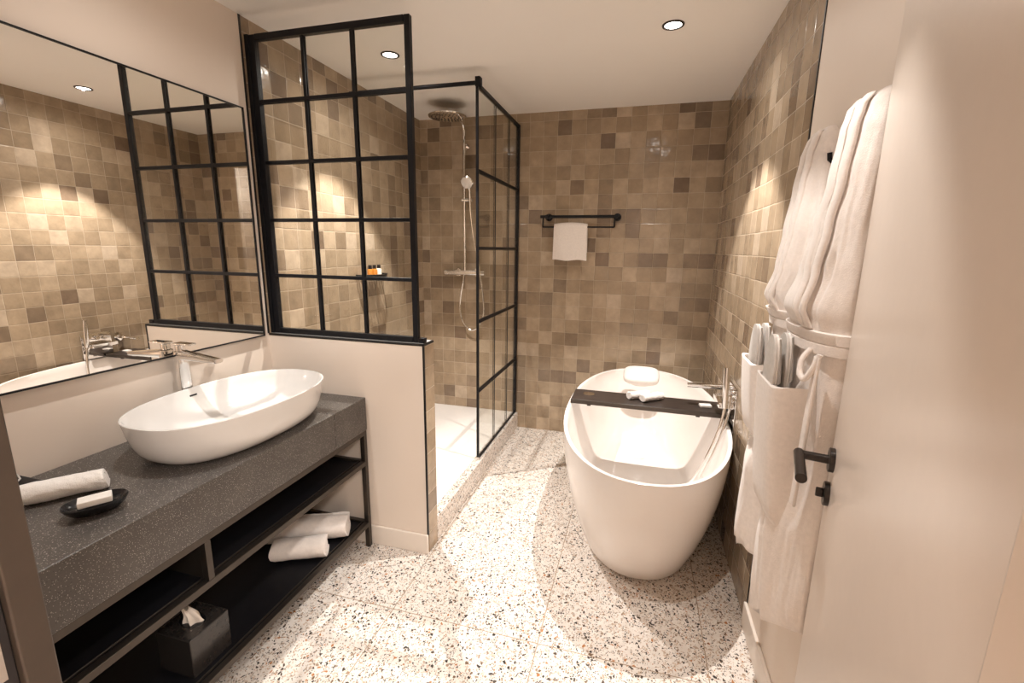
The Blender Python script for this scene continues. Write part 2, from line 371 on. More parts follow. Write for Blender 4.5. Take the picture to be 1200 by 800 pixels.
# ================================================================== MIRROR
t = THING('wall_mirror', 'large rectangular wall mirror with thin black frame above the washbasin', 'mirror', (0, 1.15, 1.022))
MY0, MY1, MZ0, MZ1 = .52, 1.747, 1.024, 2.024
OB('mirror_glass', MB().box((.001, MY0+.004, MZ0+.004), (.014, MY1-.004, MZ1-.004)), MIRROR, t, smooth=0)
fr = MB()
for a, b in (((.001, MY0, MZ0), (.018, MY1, MZ0+.005)), ((.001, MY0, MZ1-.005), (.018, MY1, MZ1)), ((.001, MY0, MZ0+.005), (.018, MY0+.005, MZ1-.005)), ((.001, MY1-.005, MZ0+.005), (.018, MY1, MZ1-.005))): fr.box(a, b)
OB('mirror_frame', fr, BLACK, t)

# ================================================================== VANITY
CT, CB, CX, CY0, CY1 = .760, .603, .522, .30, 1.776
ct = MB()
Lp = [(.002, CT-.03), (CX-.02, CT-.03), (CX-.02, CB), (CX, CB), (CX, CT), (.002, CT)]
for ya, yb in ((CY0, 1.5445), (1.5455, CY1)): ct.loft([[Vector((x, ya, z)) for x, z in Lp], [Vector((x, yb, z)) for x, z in Lp]])
ct.box((.03, CY1-.02, CB), (CX-.021, CY1, CT-.0301)); ct.box((.03, CY0, CB), (CX-.021, CY0+.02, CT-.0301))
o = OB('vanity_countertop', ct, STONE, loc=(.26, 1.04, CB), smooth=0, bevel=.0025, label='speckled grey stone countertop with deep front apron under the washbasin', category='countertop')
v = THING('vanity_stand', 'open dark metal vanity stand with two shelves below the stone countertop', 'vanity', (.26, 1.04, 0))
LX0, LX1 = CX-.024, CX
for (x0, y0) in ((LX0, CY1-.026), (LX0, CY0+.002), (.03, CY1-.026), (.03, CY0+.002)):
    OB('leg', MB().box((x0, y0, 0), (x0+.022, y0+.022, CB-.0005)), FRAMEM, v, bevel=.001)
OB('top_rail', MB().box((LX0, CY0+.025, CB-.022), (LX1-.001, CY1-.027, CB-.0005)), FRAMEM, v, bevel=.001)
OB('divider', MB().box((LX0, .925, .452), (LX1-.002, .945, CB-.0225)).box((.05, .93, .452), (LX0-.001, .94, CB-.0225)), FRAMEM, v, bevel=.001)
for z, lab in ((.430, 'upper'), (.112, 'lower')):
    sh = OB('shelf', MB().box((.03, CY0+.025, z+.004), (LX0-.0005, CY1-.027, z+.012)), BLACK, v, label='black %s shelf panel' % lab)
    OB('front_rail', MB().box((LX0, CY0+.025, z), (LX1-.001, CY1-.027, z+.022)), FRAMEM, sh, loc=v['_b'], bevel=.0015)
    OB('lip', MB().box((LX0-.016, CY0+.03, z+.0125), (LX0-.012, CY1-.03, z+.020)), FRAMEM, sh, bevel=.001)
    OB('side_rail', MB().box((.053, CY1-.024, z), (LX0-.001, CY1-.004, z+.022)), FRAMEM, sh, bevel=.001)
    OB('side_rail', MB().box((.053, CY0+.004, z), (LX0-.001, CY0+.024, z+.022)), FRAMEM, sh, bevel=.001)

# ================================================================== WASHBASIN
bx, by, bz = .296, 1.297, CT
t = THING('washbasin', 'large white oval vessel washbasin standing on the grey countertop', 'washbasin', (bx, by, bz))
RZ = .905
outer = []
prof = [(0, .160, .278), (.003, .172, .292), (.010, .184, .305), (.022, .196, .319), (.040, .206, .331), (.065, .2135, .341), (.095, .219, .3495), (.125, .2225, .3555), (RZ-CT-.004, .2245, .3595), (RZ-CT-.001, .2245, .3598), (RZ-CT, .223, .358), (RZ-CT, .220, .355), (RZ-CT-.003, .2175, .352)]
inn = [(.12, .210, .343), (.09, .196, .327), (.06, .174, .302), (.035, .143, .266), (.022, .105, .21), (.018, .05, .10), (.0175, .01, .02)]
rs = [ring(bx, by, bz+h, a, b, 2.4, 96) for h, a, b in prof + inn]
OB('bowl', MB().loft(rs), PORC, t, smooth=60)
OB('shadow_gap_ring', MB().loft([ring(bx, by, bz+.0005, .166, .285, 2.4), ring(bx, by, bz+.0028, .167, .286, 2.4)]), BLACKG, t)  # black ring standing in for the dark shadow gap under the bowl
OB('drain', MB().lathe((bx, by, bz+.0185), [(0, 0), (.03, 0), (.032, .002), (.03, .004), (0, .005)], 32), CHROME, t, label='round chrome drain')
OB('overflow_slot', MB().box((-.0015, -.014, -.0025), (.0015, .014, .0025), Matrix.Rotation(.35, 3, 'Y'), (bx-.2075, by, bz+.118)), BLACK, t)

# basin mixer
fx, fy = .050, 1.300
t = THING('basin_mixer_tap', 'tall chrome mixer tap between the washbasin and the mirror', 'tap', (fx, fy, CT))
rr = MB(); rr.loft([ring(fx, fy, z, a, b, 3.2, 40) for z, a, b in ((CT, .022, .028), (CT+.004, .022, .028), (CT+.006, .017, .024), (1.03, .017, .023), (1.046, .017, .023), (1.048, .015, .021))])
OB('tap_body', rr, CHROME, t)
sp_ = MB()
pr = []
for i in range(10):
    s_ = i/9; x = fx+.005+s_*.172; z = 1.034 - .012*s_
    w = .023-.004*s_; hh = .018-.010*s_
    pr.append([Vector((x, fy+w*c, z+hh*q)) for c, q in [sup(2*PI*j/28, 3.) for j in range(28)]])
OB('spout', sp_.loft(pr), CHROME, t)
OB('aerator', MB().lathe((fx+.163, fy, 1.012), [(0, 0), (.009, 0), (.010, .002), (.010, .010), (0, .010)], 24), CHROME, t)
OB('lever', MB().loft([ring(fx, fy, z, a, a, 3, 40) for z, a in ((1.0485, .014), (1.072, .015))]).box((fx-.018, fy-.018, 1.073), (fx+.018, fy+.018, 1.080)).box((fx+.017, fy-.016, 1.0735), (fx+.062, fy+.016, 1.080)), CHROME, t, bevel=.002)

# ================================================================== CLOTH ROLLS
def spiral_roll(length, R, turns=3.0, th=None, seed=0, ns=110, nl=44, squash=.90, bump_=.003):
    """rolled towel along local x, resting on z = 0"""
    th = th or R/(turns+.35)*.86
    rnd = random.Random(seed)
    outp, inp = [], []
    for i in range(ns):
        s_ = i/(ns-1); a = s_*turns*2*PI; r = R*(.12+.88*s_) 
        a0 = -PI*.62
        outp.append((r*math.cos(a+a0), r*math.sin(a+a0)))
        rr_ = max(.0015, r-th); inp.append((rr_*math.cos(a+a0), rr_*math.sin(a+a0)))
    prof_ = outp + inp[::-1]
    rings = []
    xs = [-length/2] + [-length/2+.004] + [-length/2+length*i/(nl-1) for i in range(1, nl-1)] + [length/2-.004] + [length/2]
    for k_, x in enumerate(xs):
        e = abs(x)/(length/2); sc_ = 1-.05*max(0, e-.9)/.1
        rg = []
        for (u_, w_) in prof_:
            d_ = noise.noise(Vector((x*18+seed, u_*30, w_*30)))*bump_*2.2 + noise.noise(Vector((x*60+seed, u_*90, w_*90)))*bump_
            q = math.hypot(u_, w_) or 1e-5
            u2, w2 = u_*(sc_+d_/q*.5), w_*(sc_+d_/q*.5)
            rg.append(Vector((x + .004*math.sin(w_*60+seed)*e, u2*1.03, max(w2*squash + R*squash*.98, .0005))))
        rings.append(rg)
    return rings
def towel_roll(name, label, cat, loc, yaw, length, R, mat, turns=3., seed=0, group=None, pitch=0., flap=False, squash=.90, parts=True):
    m = MB(); rot = Matrix.Rotation(yaw, 3, 'Z') @ Matrix.Rotation(pitch, 3, 'Y')
    rings = spiral_roll(length, R, turns, seed=seed, squash=squash)
    m.loft([[rot @ p + Vector(loc) for p in r] for r in rings])
    o = OB(name, m, mat, loc=loc, smooth=70, label=label, category=cat)
    if group: o['group'] = group
    return o
# on the countertop
towel_roll('rolled_towel', 'rolled white face towel lying on the countertop behind the black soap dish', 'towel', (.226, .787, CT+.0005), math.radians(52), .172, .037, CLOTHW, 2.2, 3)

# soap dish and soap
sd = (.386, .757)
rotz = Matrix.Rotation(math.radians(60), 3, 'Z')
def oval(a, b, z, c=sd, n=2.35, m=48): return [rotz @ Vector((p.x, p.y, 0)) + Vector((c[0], c[1], z)) for p in ring(0, 0, 0, a, b, n, m)]
t = THING('soap_dish', 'boat shaped glossy black soap dish near the front of the countertop', 'soap dish', (sd[0], sd[1], CT))
OB('dish', MB().loft([oval(.034, .020, CT+.0005), oval(.048, .030, CT+.006), oval(.060, .040, CT+.018), oval(.067, .0455, CT+.031), oval(.0655, .044, CT+.0325), oval(.058, .037, CT+.024), oval(.050, .031, CT+.018), oval(.02, .01, CT+.0165)]), BLACKG, t, smooth=60)
o = OB('soap_bar', MB().box((-.034, -.0225, 0), (.034, .0225, .016), Matrix.Rotation(math.radians(57), 3, 'Z') @ Matrix.Rotation(math.radians(-3), 3, 'X'), (sd[0], sd[1], CT+.0255)), SOAP, loc=(sd[0], sd[1], CT+.021), bevel=.002, seg=3, label='white rectangular soap bar resting in the black soap dish', category='soap')
# small black cable pouch half hidden behind the jamb
t = THING('phone_charger', 'small black box with a grey cable lying behind the counter towel', 'charger', (.075, .765, CT))
OB('casing', MB().box((.015, .715, CT+.0005), (.13, .80, CT+.026)), BLACK, t, bevel=.004)
OB('cable', MB().tube([(.120, .700, CT+.028), (.095, .745, CT+.030), (.06, .78, CT+.030), (.02, .795, CT+.028)], .0022, 8), SLIP, t)

# towels on the lower shelf
SZ = .1245
towel_roll('rolled_bath_towel', 'front rolled cream bath towel on the lower vanity shelf', 'towel', (.375, 1.455, SZ), math.radians(27), .215, .056, CLOTH, 3.2, 11, 'rolled towels on the lower shelf')
towel_roll('rolled_bath_towel', 'longer rear rolled cream bath towel on the lower vanity shelf near the partition', 'towel', (.297, 1.562, SZ), math.radians(25), .400, .065, CLOTH, 3.4, 17, 'rolled towels on the lower shelf')

# tissue box
t = THING('tissue_box', 'black cube tissue box on the lower vanity shelf', 'tissue box', (.395, .945, SZ))
tb = MB().box((.325, .882, SZ), (.463, 1.020, SZ+.135))
OB('box', tb, plain('satin_black_leatherette', (.028, .024, .022), .22, noise_amt=.15, noise_scale=80), t, bevel=.003)
tm = MB(); rgs = []
for i in range(12):
    s_ = i/11; z = SZ+.1355+s_*.055
    rgs.append([Vector((.394+(.032-.018*s_)*(1+.25*math.sin(3*a+s_*2))*math.cos(a)+.012*s_*math.sin(4*s_), .951+(.020*(1-.55*s_))*(1+.3*math.sin(5*a+3*s_))*math.sin(a)-.012*s_, z+.006*math.sin(4*a+1)*s_)) for a in [2*PI*j/36 for j in range(36)]])
OB('tissue', tm.loft(rgs), TISSUE, t, smooth=50)
OB('slot_rim', MB().loft([ring(.394, .951, SZ+.1351, .045, .030), ring(.394, .951, SZ+.1362, .044, .029)]), BLACKG, t)

# ================================================================== SHOWER SCREENS
FY = PY+.030
t = THING('shower_screen', 'black gridded glass screen standing on the low partition wall', 'shower screen', (.4, FY, PH))
Z0, Z1 = PH+.001, 2.330
OB('wall_channel', MB().box((.001, FY-.018, Z0), (.020, FY+.018, Z1)), BLACK, t, bevel=.001)
OB('post', MB().box((.0205, FY-.013, Z0), (.048, FY+.013, Z1-.002)), BLACK, t, bevel=.001)
OB('post', MB().box((.758, FY-.011, Z0), (.782, FY+.011, Z1+.0)), BLACK, t, bevel=.001)
OB('top_rail', MB().box((.0485, FY-.012, Z1-.025), (.7565, FY+.012, Z1)), BLACK, t, bevel=.001)
OB('bottom_rail', MB().box((.0485, FY-.012, Z0), (.7565, FY+.012, Z0+.024)), BLACK, t, bevel=.001)
OB('glass_pane', MB().box((.0485, FY-.003, Z0+.0245), (.7565, FY+.003, Z1-.0255)), GLASS, t, smooth=0)
for z in (2.0616, 1.808, 1.5576, 1.3048):
    OB('glazing_bar', MB().box((.0485, FY-.010, z-.0078), (.7565, FY-.0032, z+.0078)).box((.0485, FY+.0032, z-.0078), (.7565, FY+.010, z+.0078)), BLACK, t, bevel=.001)
for x in (.284, .520):
    OB('glazing_bar', MB().box((x-.007, FY-.0098, Z0+.025), (x+.007, FY-.0034, Z1-.026)).box((x-.007, FY+.0034, Z0+.025), (x+.007, FY+.0098, Z1-.026)), BLACK, t, bevel=.001)
OB('corner_clamp', MB().box((.784, FY-.014, Z0), (.812, FY+.014, Z0+.020)), BLACK, t, bevel=.001)

SXX, SY0, SY1, SZ0, SZ1 = .792, 2.555, D-.002, .1285, 2.322
t = THING('shower_side_screen', 'fixed black framed glass side panel on the terrazzo kerb', 'shower screen', (SXX, 3.0, .128))
OB('rear_post', MB().box((SXX-.012, SY1-.028, SZ0), (SXX+.012, SY1, SZ1)), BLACK, t, bevel=.001)
OB('front_edge', MB().box((SXX-.007, SY0, SZ0), (SXX+.007, SY0+.014, SZ1)), FRAMEM if False else BLACK, t, bevel=.001)
OB('top_rail', MB().box((SXX-.010, SY0+.0145, SZ1-.02), (SXX+.010, SY1-.0285, SZ1)), BLACK, t, bevel=.001)
OB('bottom_rail', MB().box((SXX-.008, SY0+.0145, SZ0), (SXX+.008, SY1-.0285, SZ0+.012)), BLACK, t, bevel=.001)
OB('glass_pane', MB().box((SXX-.003, SY0+.0145, SZ0+.0125), (SXX+.003, SY1-.0285, SZ1-.0205)), GLASS, t, smooth=0)
for z in (1.8699, 1.4425, 1.011, .577):
    OB('glazing_bar', MB().box((SXX-.009, SY0+.015, z-.009), (SXX-.0032, SY1-.029, z+.009)).box((SXX+.0032, SY0+.015, z-.009), (SXX+.009, SY1-.029, z+.009)), BLACK, t, bevel=.001)
for y in (2.886, 3.195):
    OB('glazing_bar', MB().box((SXX-.0065, y-.005, SZ0+.013), (SXX-.0034, y+.005, SZ1-.021)).box((SXX+.0034, y-.005, SZ0+.013), (SXX+.0065, y+.005, SZ1-.021)), BLACK, t, bevel=.0005)
sb = OB('support_bar', MB().tube([(.001, SY0+.007, 2.322), (SXX-.008, SY0+.007, 2.322)], .011, 16), BLACK, t)
OB('clamp', MB().box((SXX-.0075, SY0-.010, 2.300), (SXX+.022, SY0-.0005, 2.350)).box((SXX+.0075, SY0, 2.300), (SXX+.022, SY0+.03, 2.350)), BLACK, sb, loc=t['_b'], bevel=.003)
OB('foot_clip', MB().box((SXX-.012, SY0-.012, SZ0), (SXX+.012, SY0-.0005, SZ0+.018)), CHROME, t, bevel=.002, label='small metal foot clip')

# shower tray
t = THING('shower_tray', 'flat white shower tray filling the corner behind the partition', 'shower tray', (.38, 2.67, 0))
OB('tray', MB().box((.001, PY+PT+.001, 0), (PW-.053, D-.001, .1265)), TRAYM, t, bevel=.002)
OB('drain_cover', MB().lathe((.475, 2.45, .127), [(0, 0), (.055, 0), (.055, .002), (.050, .003), (0, .003)], 40), CHROME, t, label='round chrome drain cover')

# rain shower set
RX, RY = .385, D-.055
t = THING('rain_shower_set', 'chrome rain shower column with hand shower on the tiled back wall', 'shower', (RX, D, 1.24))
pts = [(RX, RY, 1.27), (RX, RY, 2.29)]
for i in range(1, 9):
    a = PI/2*i/8; pts.append((RX, RY-.055*(1-math.cos(a)), 2.29+.055*math.sin(a)))
pts += [(RX, 3.10, 2.345)]
OB('riser_pipe', MB().tube(pts, .011, 20), CHROME, t)
OB('wall_bracket', MB().tube([(RX, D-.001, 2.19), (RX, RY, 2.19)], .010, 16).lathe((RX, D, 2.19), [(0, -.0005), (.022, -.0005), (.022, -.008), (0, -.008)], 24, 'y'), CHROME, t)
OB('rain_head', MB().lathe((RX, 3.10, 2.306), [(0, 0), (.118, 0), (.126, .003), (.128, .009), (.122, .016), (.05, .024), (.022, .030), (.018, .048), (0, .048)], 64), CHROME, t)
nz = MB()
for rr_ in (.03, .055, .08, .105):
    for j in range(int(rr_*260)):
        a = 2*PI*j/int(rr_*260); nz.lathe((RX+rr_*math.cos(a), 3.10+rr_*math.sin(a), 2.3035), [(.0, 0), (.003, .0), (.0045, .0022), (0, .0024)], 6)
OB('nozzles', nz, SEAL, t, smooth=0)
mx_ = OB('thermostatic_mixer', MB().tube([(.245, D-.06, 1.252), (.525, D-.06, 1.252)], .019, 28).box((.285, D-.085, 1.2665), (.485, D-.034, 1.272)), CHROME, t, bevel=.001)
for xx in (.232, .538): OB('dial', MB().tube([(xx-.014, D-.06, 1.252), (xx+.014, D-.06, 1.252)], .021, 28), CHROME, mx_, loc=t['_b'], bevel=.002)
for xx in (.31, .46): OB('wall_flange', MB().lathe((xx, D, 1.252), [(0, -.0005), (.030, -.0005), (.030, -.010), (.014, -.014), (.014, -.045), (0, -.045)], 28, 'y'), CHROME, mx_, loc=t['_b'])
# hand shower held in its slider
hs = OB('hand_shower', MB().lathe((.430, 3.345, 1.920), [(0, -.010), (.043, -.010), (.050, -.004), (.050, .006), (.03, .015), (0, .017)], 40, rot=Matrix.Rotation(math.radians(-58), 3, 'X')), CHROME, t)
OB('handle', MB().tube([(.430, 3.365, 1.920), (.437, 3.385, 1.86), (.440, 3.385, 1.76)], .012, 18, .010), CHROME, hs, loc=t['_b'])
OB('slider', MB().tube([(RX-.02, RY, 1.80), (.452, RY, 1.80)], .013, 18), CHROME, t)
hp = [(.440, 3.385, 1.76), (.447, 3.39, 1.66), (.470, 3.39, 1.50), (.497, 3.39, 1.36), (.520, 3.39, 1.22), (.540, 3.395, 1.08), (.540, 3.40, .93), (.495, 3.40, .83), (.435, 3.40, .80), (.375, 3.40, .85), (.345, 3.40, .95), (.352, 3.40, 1.08), (.372, 3.40, 1.18), (.380, 3.40, 1.235)]
def smooth_pts(P, n=8):
    P = [Vector(p) for p in P]; out = []
    for i in range(len(P)-1):
        p0, p1, p2, p3 = P[max(0, i-1)], P[i], P[i+1], P[min(len(P)-1, i+2)]
        for k_ in range(n):
            s_ = k_/n
            out.append(.5*((2*p1)+(-p0+p2)*s_+(2*p0-5*p1+4*p2-p3)*s_*s_+(-p0+3*p1-3*p2+p3)*s_**3))
    return out+[P[-1]]
OB('hose', MB().tube(smooth_pts(hp), .0065, 10), CHROME, t)

# shower shelf with three bottles
t = THING('shower_shelf', 'small black slotted shelf on the tiled shower wall', 'shelf', (0, 2.66, 1.245))
def dring(z, k_=1.): return [Vector((.001+max(0, .105*k_*math.sin(a)**.7), 2.66-.135*k_*math.cos(a), z)) for a in [PI*j/24 for j in range(25)]]
def barx(y): return MB()
rim = MB(); rim.tube(dring(1.267), .004, 8); OB('rim', rim, BLACK, t)
sl = MB()
sl.tube(dring(1.246), .003, 8)
for i in range(9):
    y = 2.66-.11+.22*i/8; xx = .105*(1-((y-2.66)/.135)**2)**.5
    sl.box((.001, y-.006, 1.244), (xx, y+.006, 1.2465))
for x in (.03, .065): sl.box((x-.004, 2.56, 1.2415), (x+.004, 2.76, 1.2438))
OB('slotted_base', sl, BLACK, t)
OB('band', MB().loft([dring(1.2465), dring(1.267)], False, False, False), BLACK, t)
for i, (y, body, lab) in enumerate(((2.600, AMBER, 'small amber toiletry bottle nearest the room on the black shower shelf'), (2.650, AMBER, 'middle of the three toiletry bottles on the black shower shelf, amber'), (2.702, LABELM, 'small cream toiletry bottle on the black shower shelf'))):
    b_ = THING('toiletry_bottle', lab, 'bottle', (.055, y, 1.2467), 'toiletry bottles on the shower shelf')
    OB('bottle_body', MB().lathe((.055, y, 1.2467), [(0, 0), (.016, 0), (.018, .002), (.018, .050), (.015, .056), (.009, .058), (0, .058)], 28), body, b_)
    OB('cap', MB().lathe((.055, y, 1.3048), [(0, 0), (.011, 0), (.011, .022), (.010, .023), (0, .023)], 24), BLACK, b_)

# ================================================================== TOWEL RAIL + HAND TOWEL
t = THING('towel_rail', 'black double towel rail on the back wall left of the bathtub', 'towel rail', (1.26, D, 1.68))
yr = D-.075
def wx(px_): return px_
OB('upper_bar', MB().tube([(.985, yr, 1.673), (1.540, yr, 1.673)], .0105, 20), BLACK, t)
OB('lower_bar', MB().tube([(1.005, yr, 1.668), (1.005, yr, 1.600)], .0055, 12).tube([(1.005, yr, 1.600), (1.515, yr, 1.600)], .0055, 12).tube([(1.515, yr, 1.600), (1.515, yr, 1.668)], .0055, 12).box((.985, yr-.006, 1.665), (1.02, yr+.006, 1.677)), BLACK, t)
for xx in (1.035, 1.530):
    OB('wall_mount', MB().lathe((xx, D, 1.672), [(0, -.0005), (.027, -.0005), (.027, -.010), (.015, -.013), (.015, -.080), (.0145, -.092), (0, -.092)], 32, 'y'), BLACK, t)
def hanging_towel(x0, x1, z_bar, z_f, z_b, yb, mat):
    m = MB(); nx = 26; prof_ = []
    th = .014
    def path(off):
        P = []
        for i in range(14): P.append((-.0075-off, z_f+(z_bar-z_f)*i/13))
        for i in range(1, 8):
            a = PI*i/8; P.append((-(.0075+off)*math.cos(a), z_bar+(.0075+off)*math.sin(a)))
        for i in range(12): P.append((.0075+off, z_bar-(z_bar-z_b)*i/11))
        return P
    o_, i_ = path(th), path(.0)
    prof_ = o_+i_[::-1]
    rings = []
    for k_ in range(nx):
        s_ = k_/(nx-1); x = x0+(x1-x0)*s_; rg = []
        edge = .004*(1 if 0 < k_ < nx-1 else 0)
        for (yy, zz) in prof_:
            d_ = noise.noise(Vector((s_*4, zz*9, 1.)))*.006+noise.noise(Vector((s_*11, zz*22, 4.)))*.002
            sag = .009*(1-(s_-.5)**2*4) if zz > z_bar-.03 else 0
            rag = .004*math.sin(s_*9+1) if zz < z_f+.03 else 0
            flare = 1+.03*max(0, (z_bar-zz)/.2)
            seam = -.003 if abs(zz-(z_f+.085)) < .006 and yy < 0 else 0
            rg.append(Vector(((x0+x1)/2+(x-(x0+x1)/2)*flare, yb+yy+(d_ if yy < 0 else 0)*(1 if zz < z_bar else 0)-seam, zz+sag+rag)))
        rings.append(rg)
    return m.loft(rings)
OB('hand_towel', hanging_towel(1.090, 1.328, 1.602, 1.365, 1.42, yr, CLOTH), CLOTH, loc=(1.2, yr, 1.6), smooth=70, label='folded cream hand towel hanging over the black towel rail', category='towel')

# ================================================================== BATHTUB
tx, ty = 1.779, 2.500
t = THING('bathtub', 'white oval freestanding bathtub beside the tiled right wall', 'bathtub', (tx, ty, 0))
TZ = .598; NN = 2.25
rs = []
rs.append(ring(tx, ty, .0, .285, .610, NN, 96)); rs.append(ring(tx, ty, .010, .290, .616, NN, 96)); rs.append(ring(tx, ty, .012, .298, .626, NN, 96))
for i in range(0, 15):
    s_ = i/14; z = .018+(TZ-.022)*s_
    q = 1-(1-s_)**1.8
    rs.append(ring(tx, ty, z, .300+.110*q, .630+.243*q, NN, 96))
rs.append(ring(tx, ty, TZ-.001, .4105, .8735, NN, 96)); rs.append(ring(tx, ty, TZ, .408, .871, NN, 96)); rs.append(ring(tx, ty, TZ, .396, .859, NN, 96)); rs.append(ring(tx, ty, TZ-.003, .3925, .855, NN, 96))
for z, a, b, c in ((.56, .385, .846, 0), (.50, .372, .825, 0), (.42, .353, .790, 0), (.34, .332, .748, 0), (.26, .308, .70, 0), (.20, .288, .655, 0), (.165, .268, .61, 0), (.148, .235, .56, 0), (.142, .16, .42, 0), (.140, .03, .1, 0)):
    rs.append(ring(tx, ty+c, z, a, b, NN+.25, 96))
OB('tub_shell', MB().loft(rs), ACRYL, t, smooth=60)
OB('drain', MB().lathe((tx, ty+.36, .1425), [(0, 0), (.036, 0), (.038, .002), (.034, .005), (0, .006)], 32), ACRYL, t, label='round white bath drain cover')

# bath pillow
t = THING('bath_pillow', 'padded white headrest pillow at the far end of the bathtub', 'pillow', (1.765, 3.20, .6))
pm = MB(); rgs = []
Rp = Matrix.Rotation(math.radians(38), 3, 'X')
for i in range(13):
    s_ = -1+2*i/12; q = (1-abs(s_)**4)**.5*1.0
    rgs.append([Rp @ Vector((p.x*(.55+.45*q), p.y*(.55+.45*q), s_*.030)) + Vector((1.765, 3.145, .605)) for p in ring(0, 0, 0, .118, .070, 3.4, 48)])
OB('cushion', pm.loft(rgs), PILLOWM, t, smooth=60)
OB('rear_pad', MB().loft([[Rp @ Vector((p.x, p.y, z)) + Vector((1.765, 3.185, .560)) for p in ring(0, 0, 0, .07, .045, 3, 32)] for z in (-.012, .018)]), PILLOWM, t, bevel=.004)

# caddy board across the tub
t = THING('bath_caddy', 'dark wooden caddy board laid across the bathtub', 'bath caddy', (1.78, 2.55, .6))
BA = math.radians(-.6)
RB = Matrix.Rotation(BA, 3, 'Z'); CBN = (1.783, 2.555, TZ+.0005)
OB('board', MB().box((-.401, -.100, .012), (.401, .100, .024), RB, CBN), BOARD, t, bevel=.002)
OB('front_strip', MB().box((-.401, -.104, .0), (.401, -.1005, .0235), RB, CBN), FRAMEM, t, bevel=.001)
OB('support_rail', MB().box((-.401, -.092, .0005), (.401, -.072, .0115), RB, CBN), BLACKG, t, bevel=.001)
OB('support_rail', MB().box((-.401, .072, .0005), (.401, .092, .0115), RB, CBN), BLACKG, t, bevel=.001)
for xx in (-.30, .27): OB('stopper', MB().box((xx-.010, -.088, -.012), (xx+.010, -.074, .0), RB, CBN), SEAL, t, bevel=.001)
cz = TZ+.0250
o = OB('glass_holder', MB().lathe((1.47, 2.575, cz), [(.030, 0), (.034, 0), (.034, .002), (.030, .002)], 32), CHROME, t, label='small metal ring let into the board')
towel_roll('rolled_face_cloth', 'left rolled white face cloth on the bath caddy board', 'face cloth', (1.748, 2.575, cz), math.radians(35), .125, .028, CLOTHW, 2.4, 31, 'rolled face cloths on the bath caddy')
towel_roll('rolled_face_cloth', 'right rolled white face cloth on the bath caddy board', 'face cloth', (1.822, 2.560, cz), math.radians(40), .135, .028, CLOTHW, 2.4, 37, 'rolled face cloths on the bath caddy')
OB('guest_soap', MB().box((-.030, -.020, 0), (.030, .020, .014), Matrix.Rotation(.12, 3, 'Z'), (2.095, 2.540, cz)), SOAP, loc=(2.095, 2.54, cz), bevel=.003, seg=3, label='small white soap bar at the wall end of the bath caddy board', category='soap')

# bath filler on the right wall
t = THING('bath_mixer', 'chrome wall mounted bath mixer with spout and hand shower beside the bathtub', 'tap', (W, 2.41, .68))
OB('wall_plate', MB().box((W-.005, 2.31, .575), (W-.0005, 2.51, .79)), CHROME, t, bevel=.0015)
OB('mixer_body', MB().box((W-.075, 2.335, .688), (W-.0055, 2.508, .716)), CHROME, t, bevel=.004)
for yy in (2.405, 2.455): OB('knob', MB().lathe((W-.005, yy, .752), [(0, 0), (.015, 0), (.015, -.024), (.013, -.027), (0, -.027)], 28, 'x'), CHROME, t)
sps = []
for i in range(8):
    s_ = i/7; x = W-.012-s_*.190; z = .735-.003*s_
    sps.append([Vector((x, 2.562+.0155*c, z+(.0135-.002*s_)*q)) for c, q in [sup(2*PI*j/28, 2.6) for j in range(28)]])
OB('spout', MB().loft(sps), CHROME, t)
OB('spout_rosette', MB().lathe((W-.0005, 2.562, .735), [(0, 0), (.034, 0), (.034, -.009), (.020, -.013), (0, -.013)], 32, 'x'), CHROME, t)
hh = OB('hand_shower', MB().tube([(2.149, 2.313, .700), (2.146, 2.318, .80), (2.141, 2.322, .900)], .0145, 24), CHROME, t)
OB('holder', MB().tube([(W-.006, 2.345, .735), (2.175, 2.335, .733), (2.150, 2.316, .730)], .014, 16).tube([(2.165, 2.322, .70), (2.165, 2.322, .76)], .013, 16), CHROME, t)
OB('hose', MB().tube(smooth_pts([(2.149, 2.313, .702), (2.133, 2.292, .62), (2.106, 2.270, .53), (2.070, 2.250, .44), (2.03, 2.25, .34), (1.99, 2.32, .25), (2.0, 2.45, .20)]), .0068, 12), CHROME, hh, loc=t['_b'])
OB('hose', MB().tube(smooth_pts([(W-.02, 2.35, .69), (2.168, 2.325, .66), (2.150, 2.298, .60), (2.124, 2.274, .52), (2.090, 2.252, .43), (2.06, 2.24, .35)]), .0068, 12), CHROME, hh, loc=t['_b'])

# ================================================================== BATHROBES
def interp(T, z):
    T = sorted(T)
    if z <= T[0][0]: return T[0][1:]
    for a, b in zip(T, T[1:]):
        if z <= b[0]:
            s_ = (z-a[0])/(b[0]-a[0]); s_ = s_*s_*(3-2*s_)
            return tuple(x+(y-x)*s_ for x, y in zip(a[1:], b[1:]))
    return T[-1][1:]
XB = W-.016
def robe_ring(T, z, seed, off=0., nseg=130, amp=1., a0=0., a1=PI):
    y0, y1, xo, fa = interp(T, z)
    cy, wy, d_ = (y0+y1)/2, (y1-y0)/2, XB-xo
    out = []
    for j in range(nseg+1):
        a = a0+(a1-a0)*j/nseg
        c, s_ = sup(a, 2.7); s_ = max(s_, 0)
        fold = (math.sin(a*5+seed+1.1*math.sin(z*2.6+seed))*.6+math.sin(a*11+seed*2+1.5*math.sin(z*2))*.22+noise.noise(Vector((a*2.2, z*4.5, seed)))*1.1+.25*noise.noise(Vector((a*9, z*11, seed))))*fa*amp
        rn = 1+ (fold+off)/max(d_, .03)*.9
        x = XB - d_*s_ - (fold+off)*s_
        y = cy - c*(wy + (fold*.6+off)*abs(c))
        out.append(Vector((min(x, XB), y, z)))
    return out
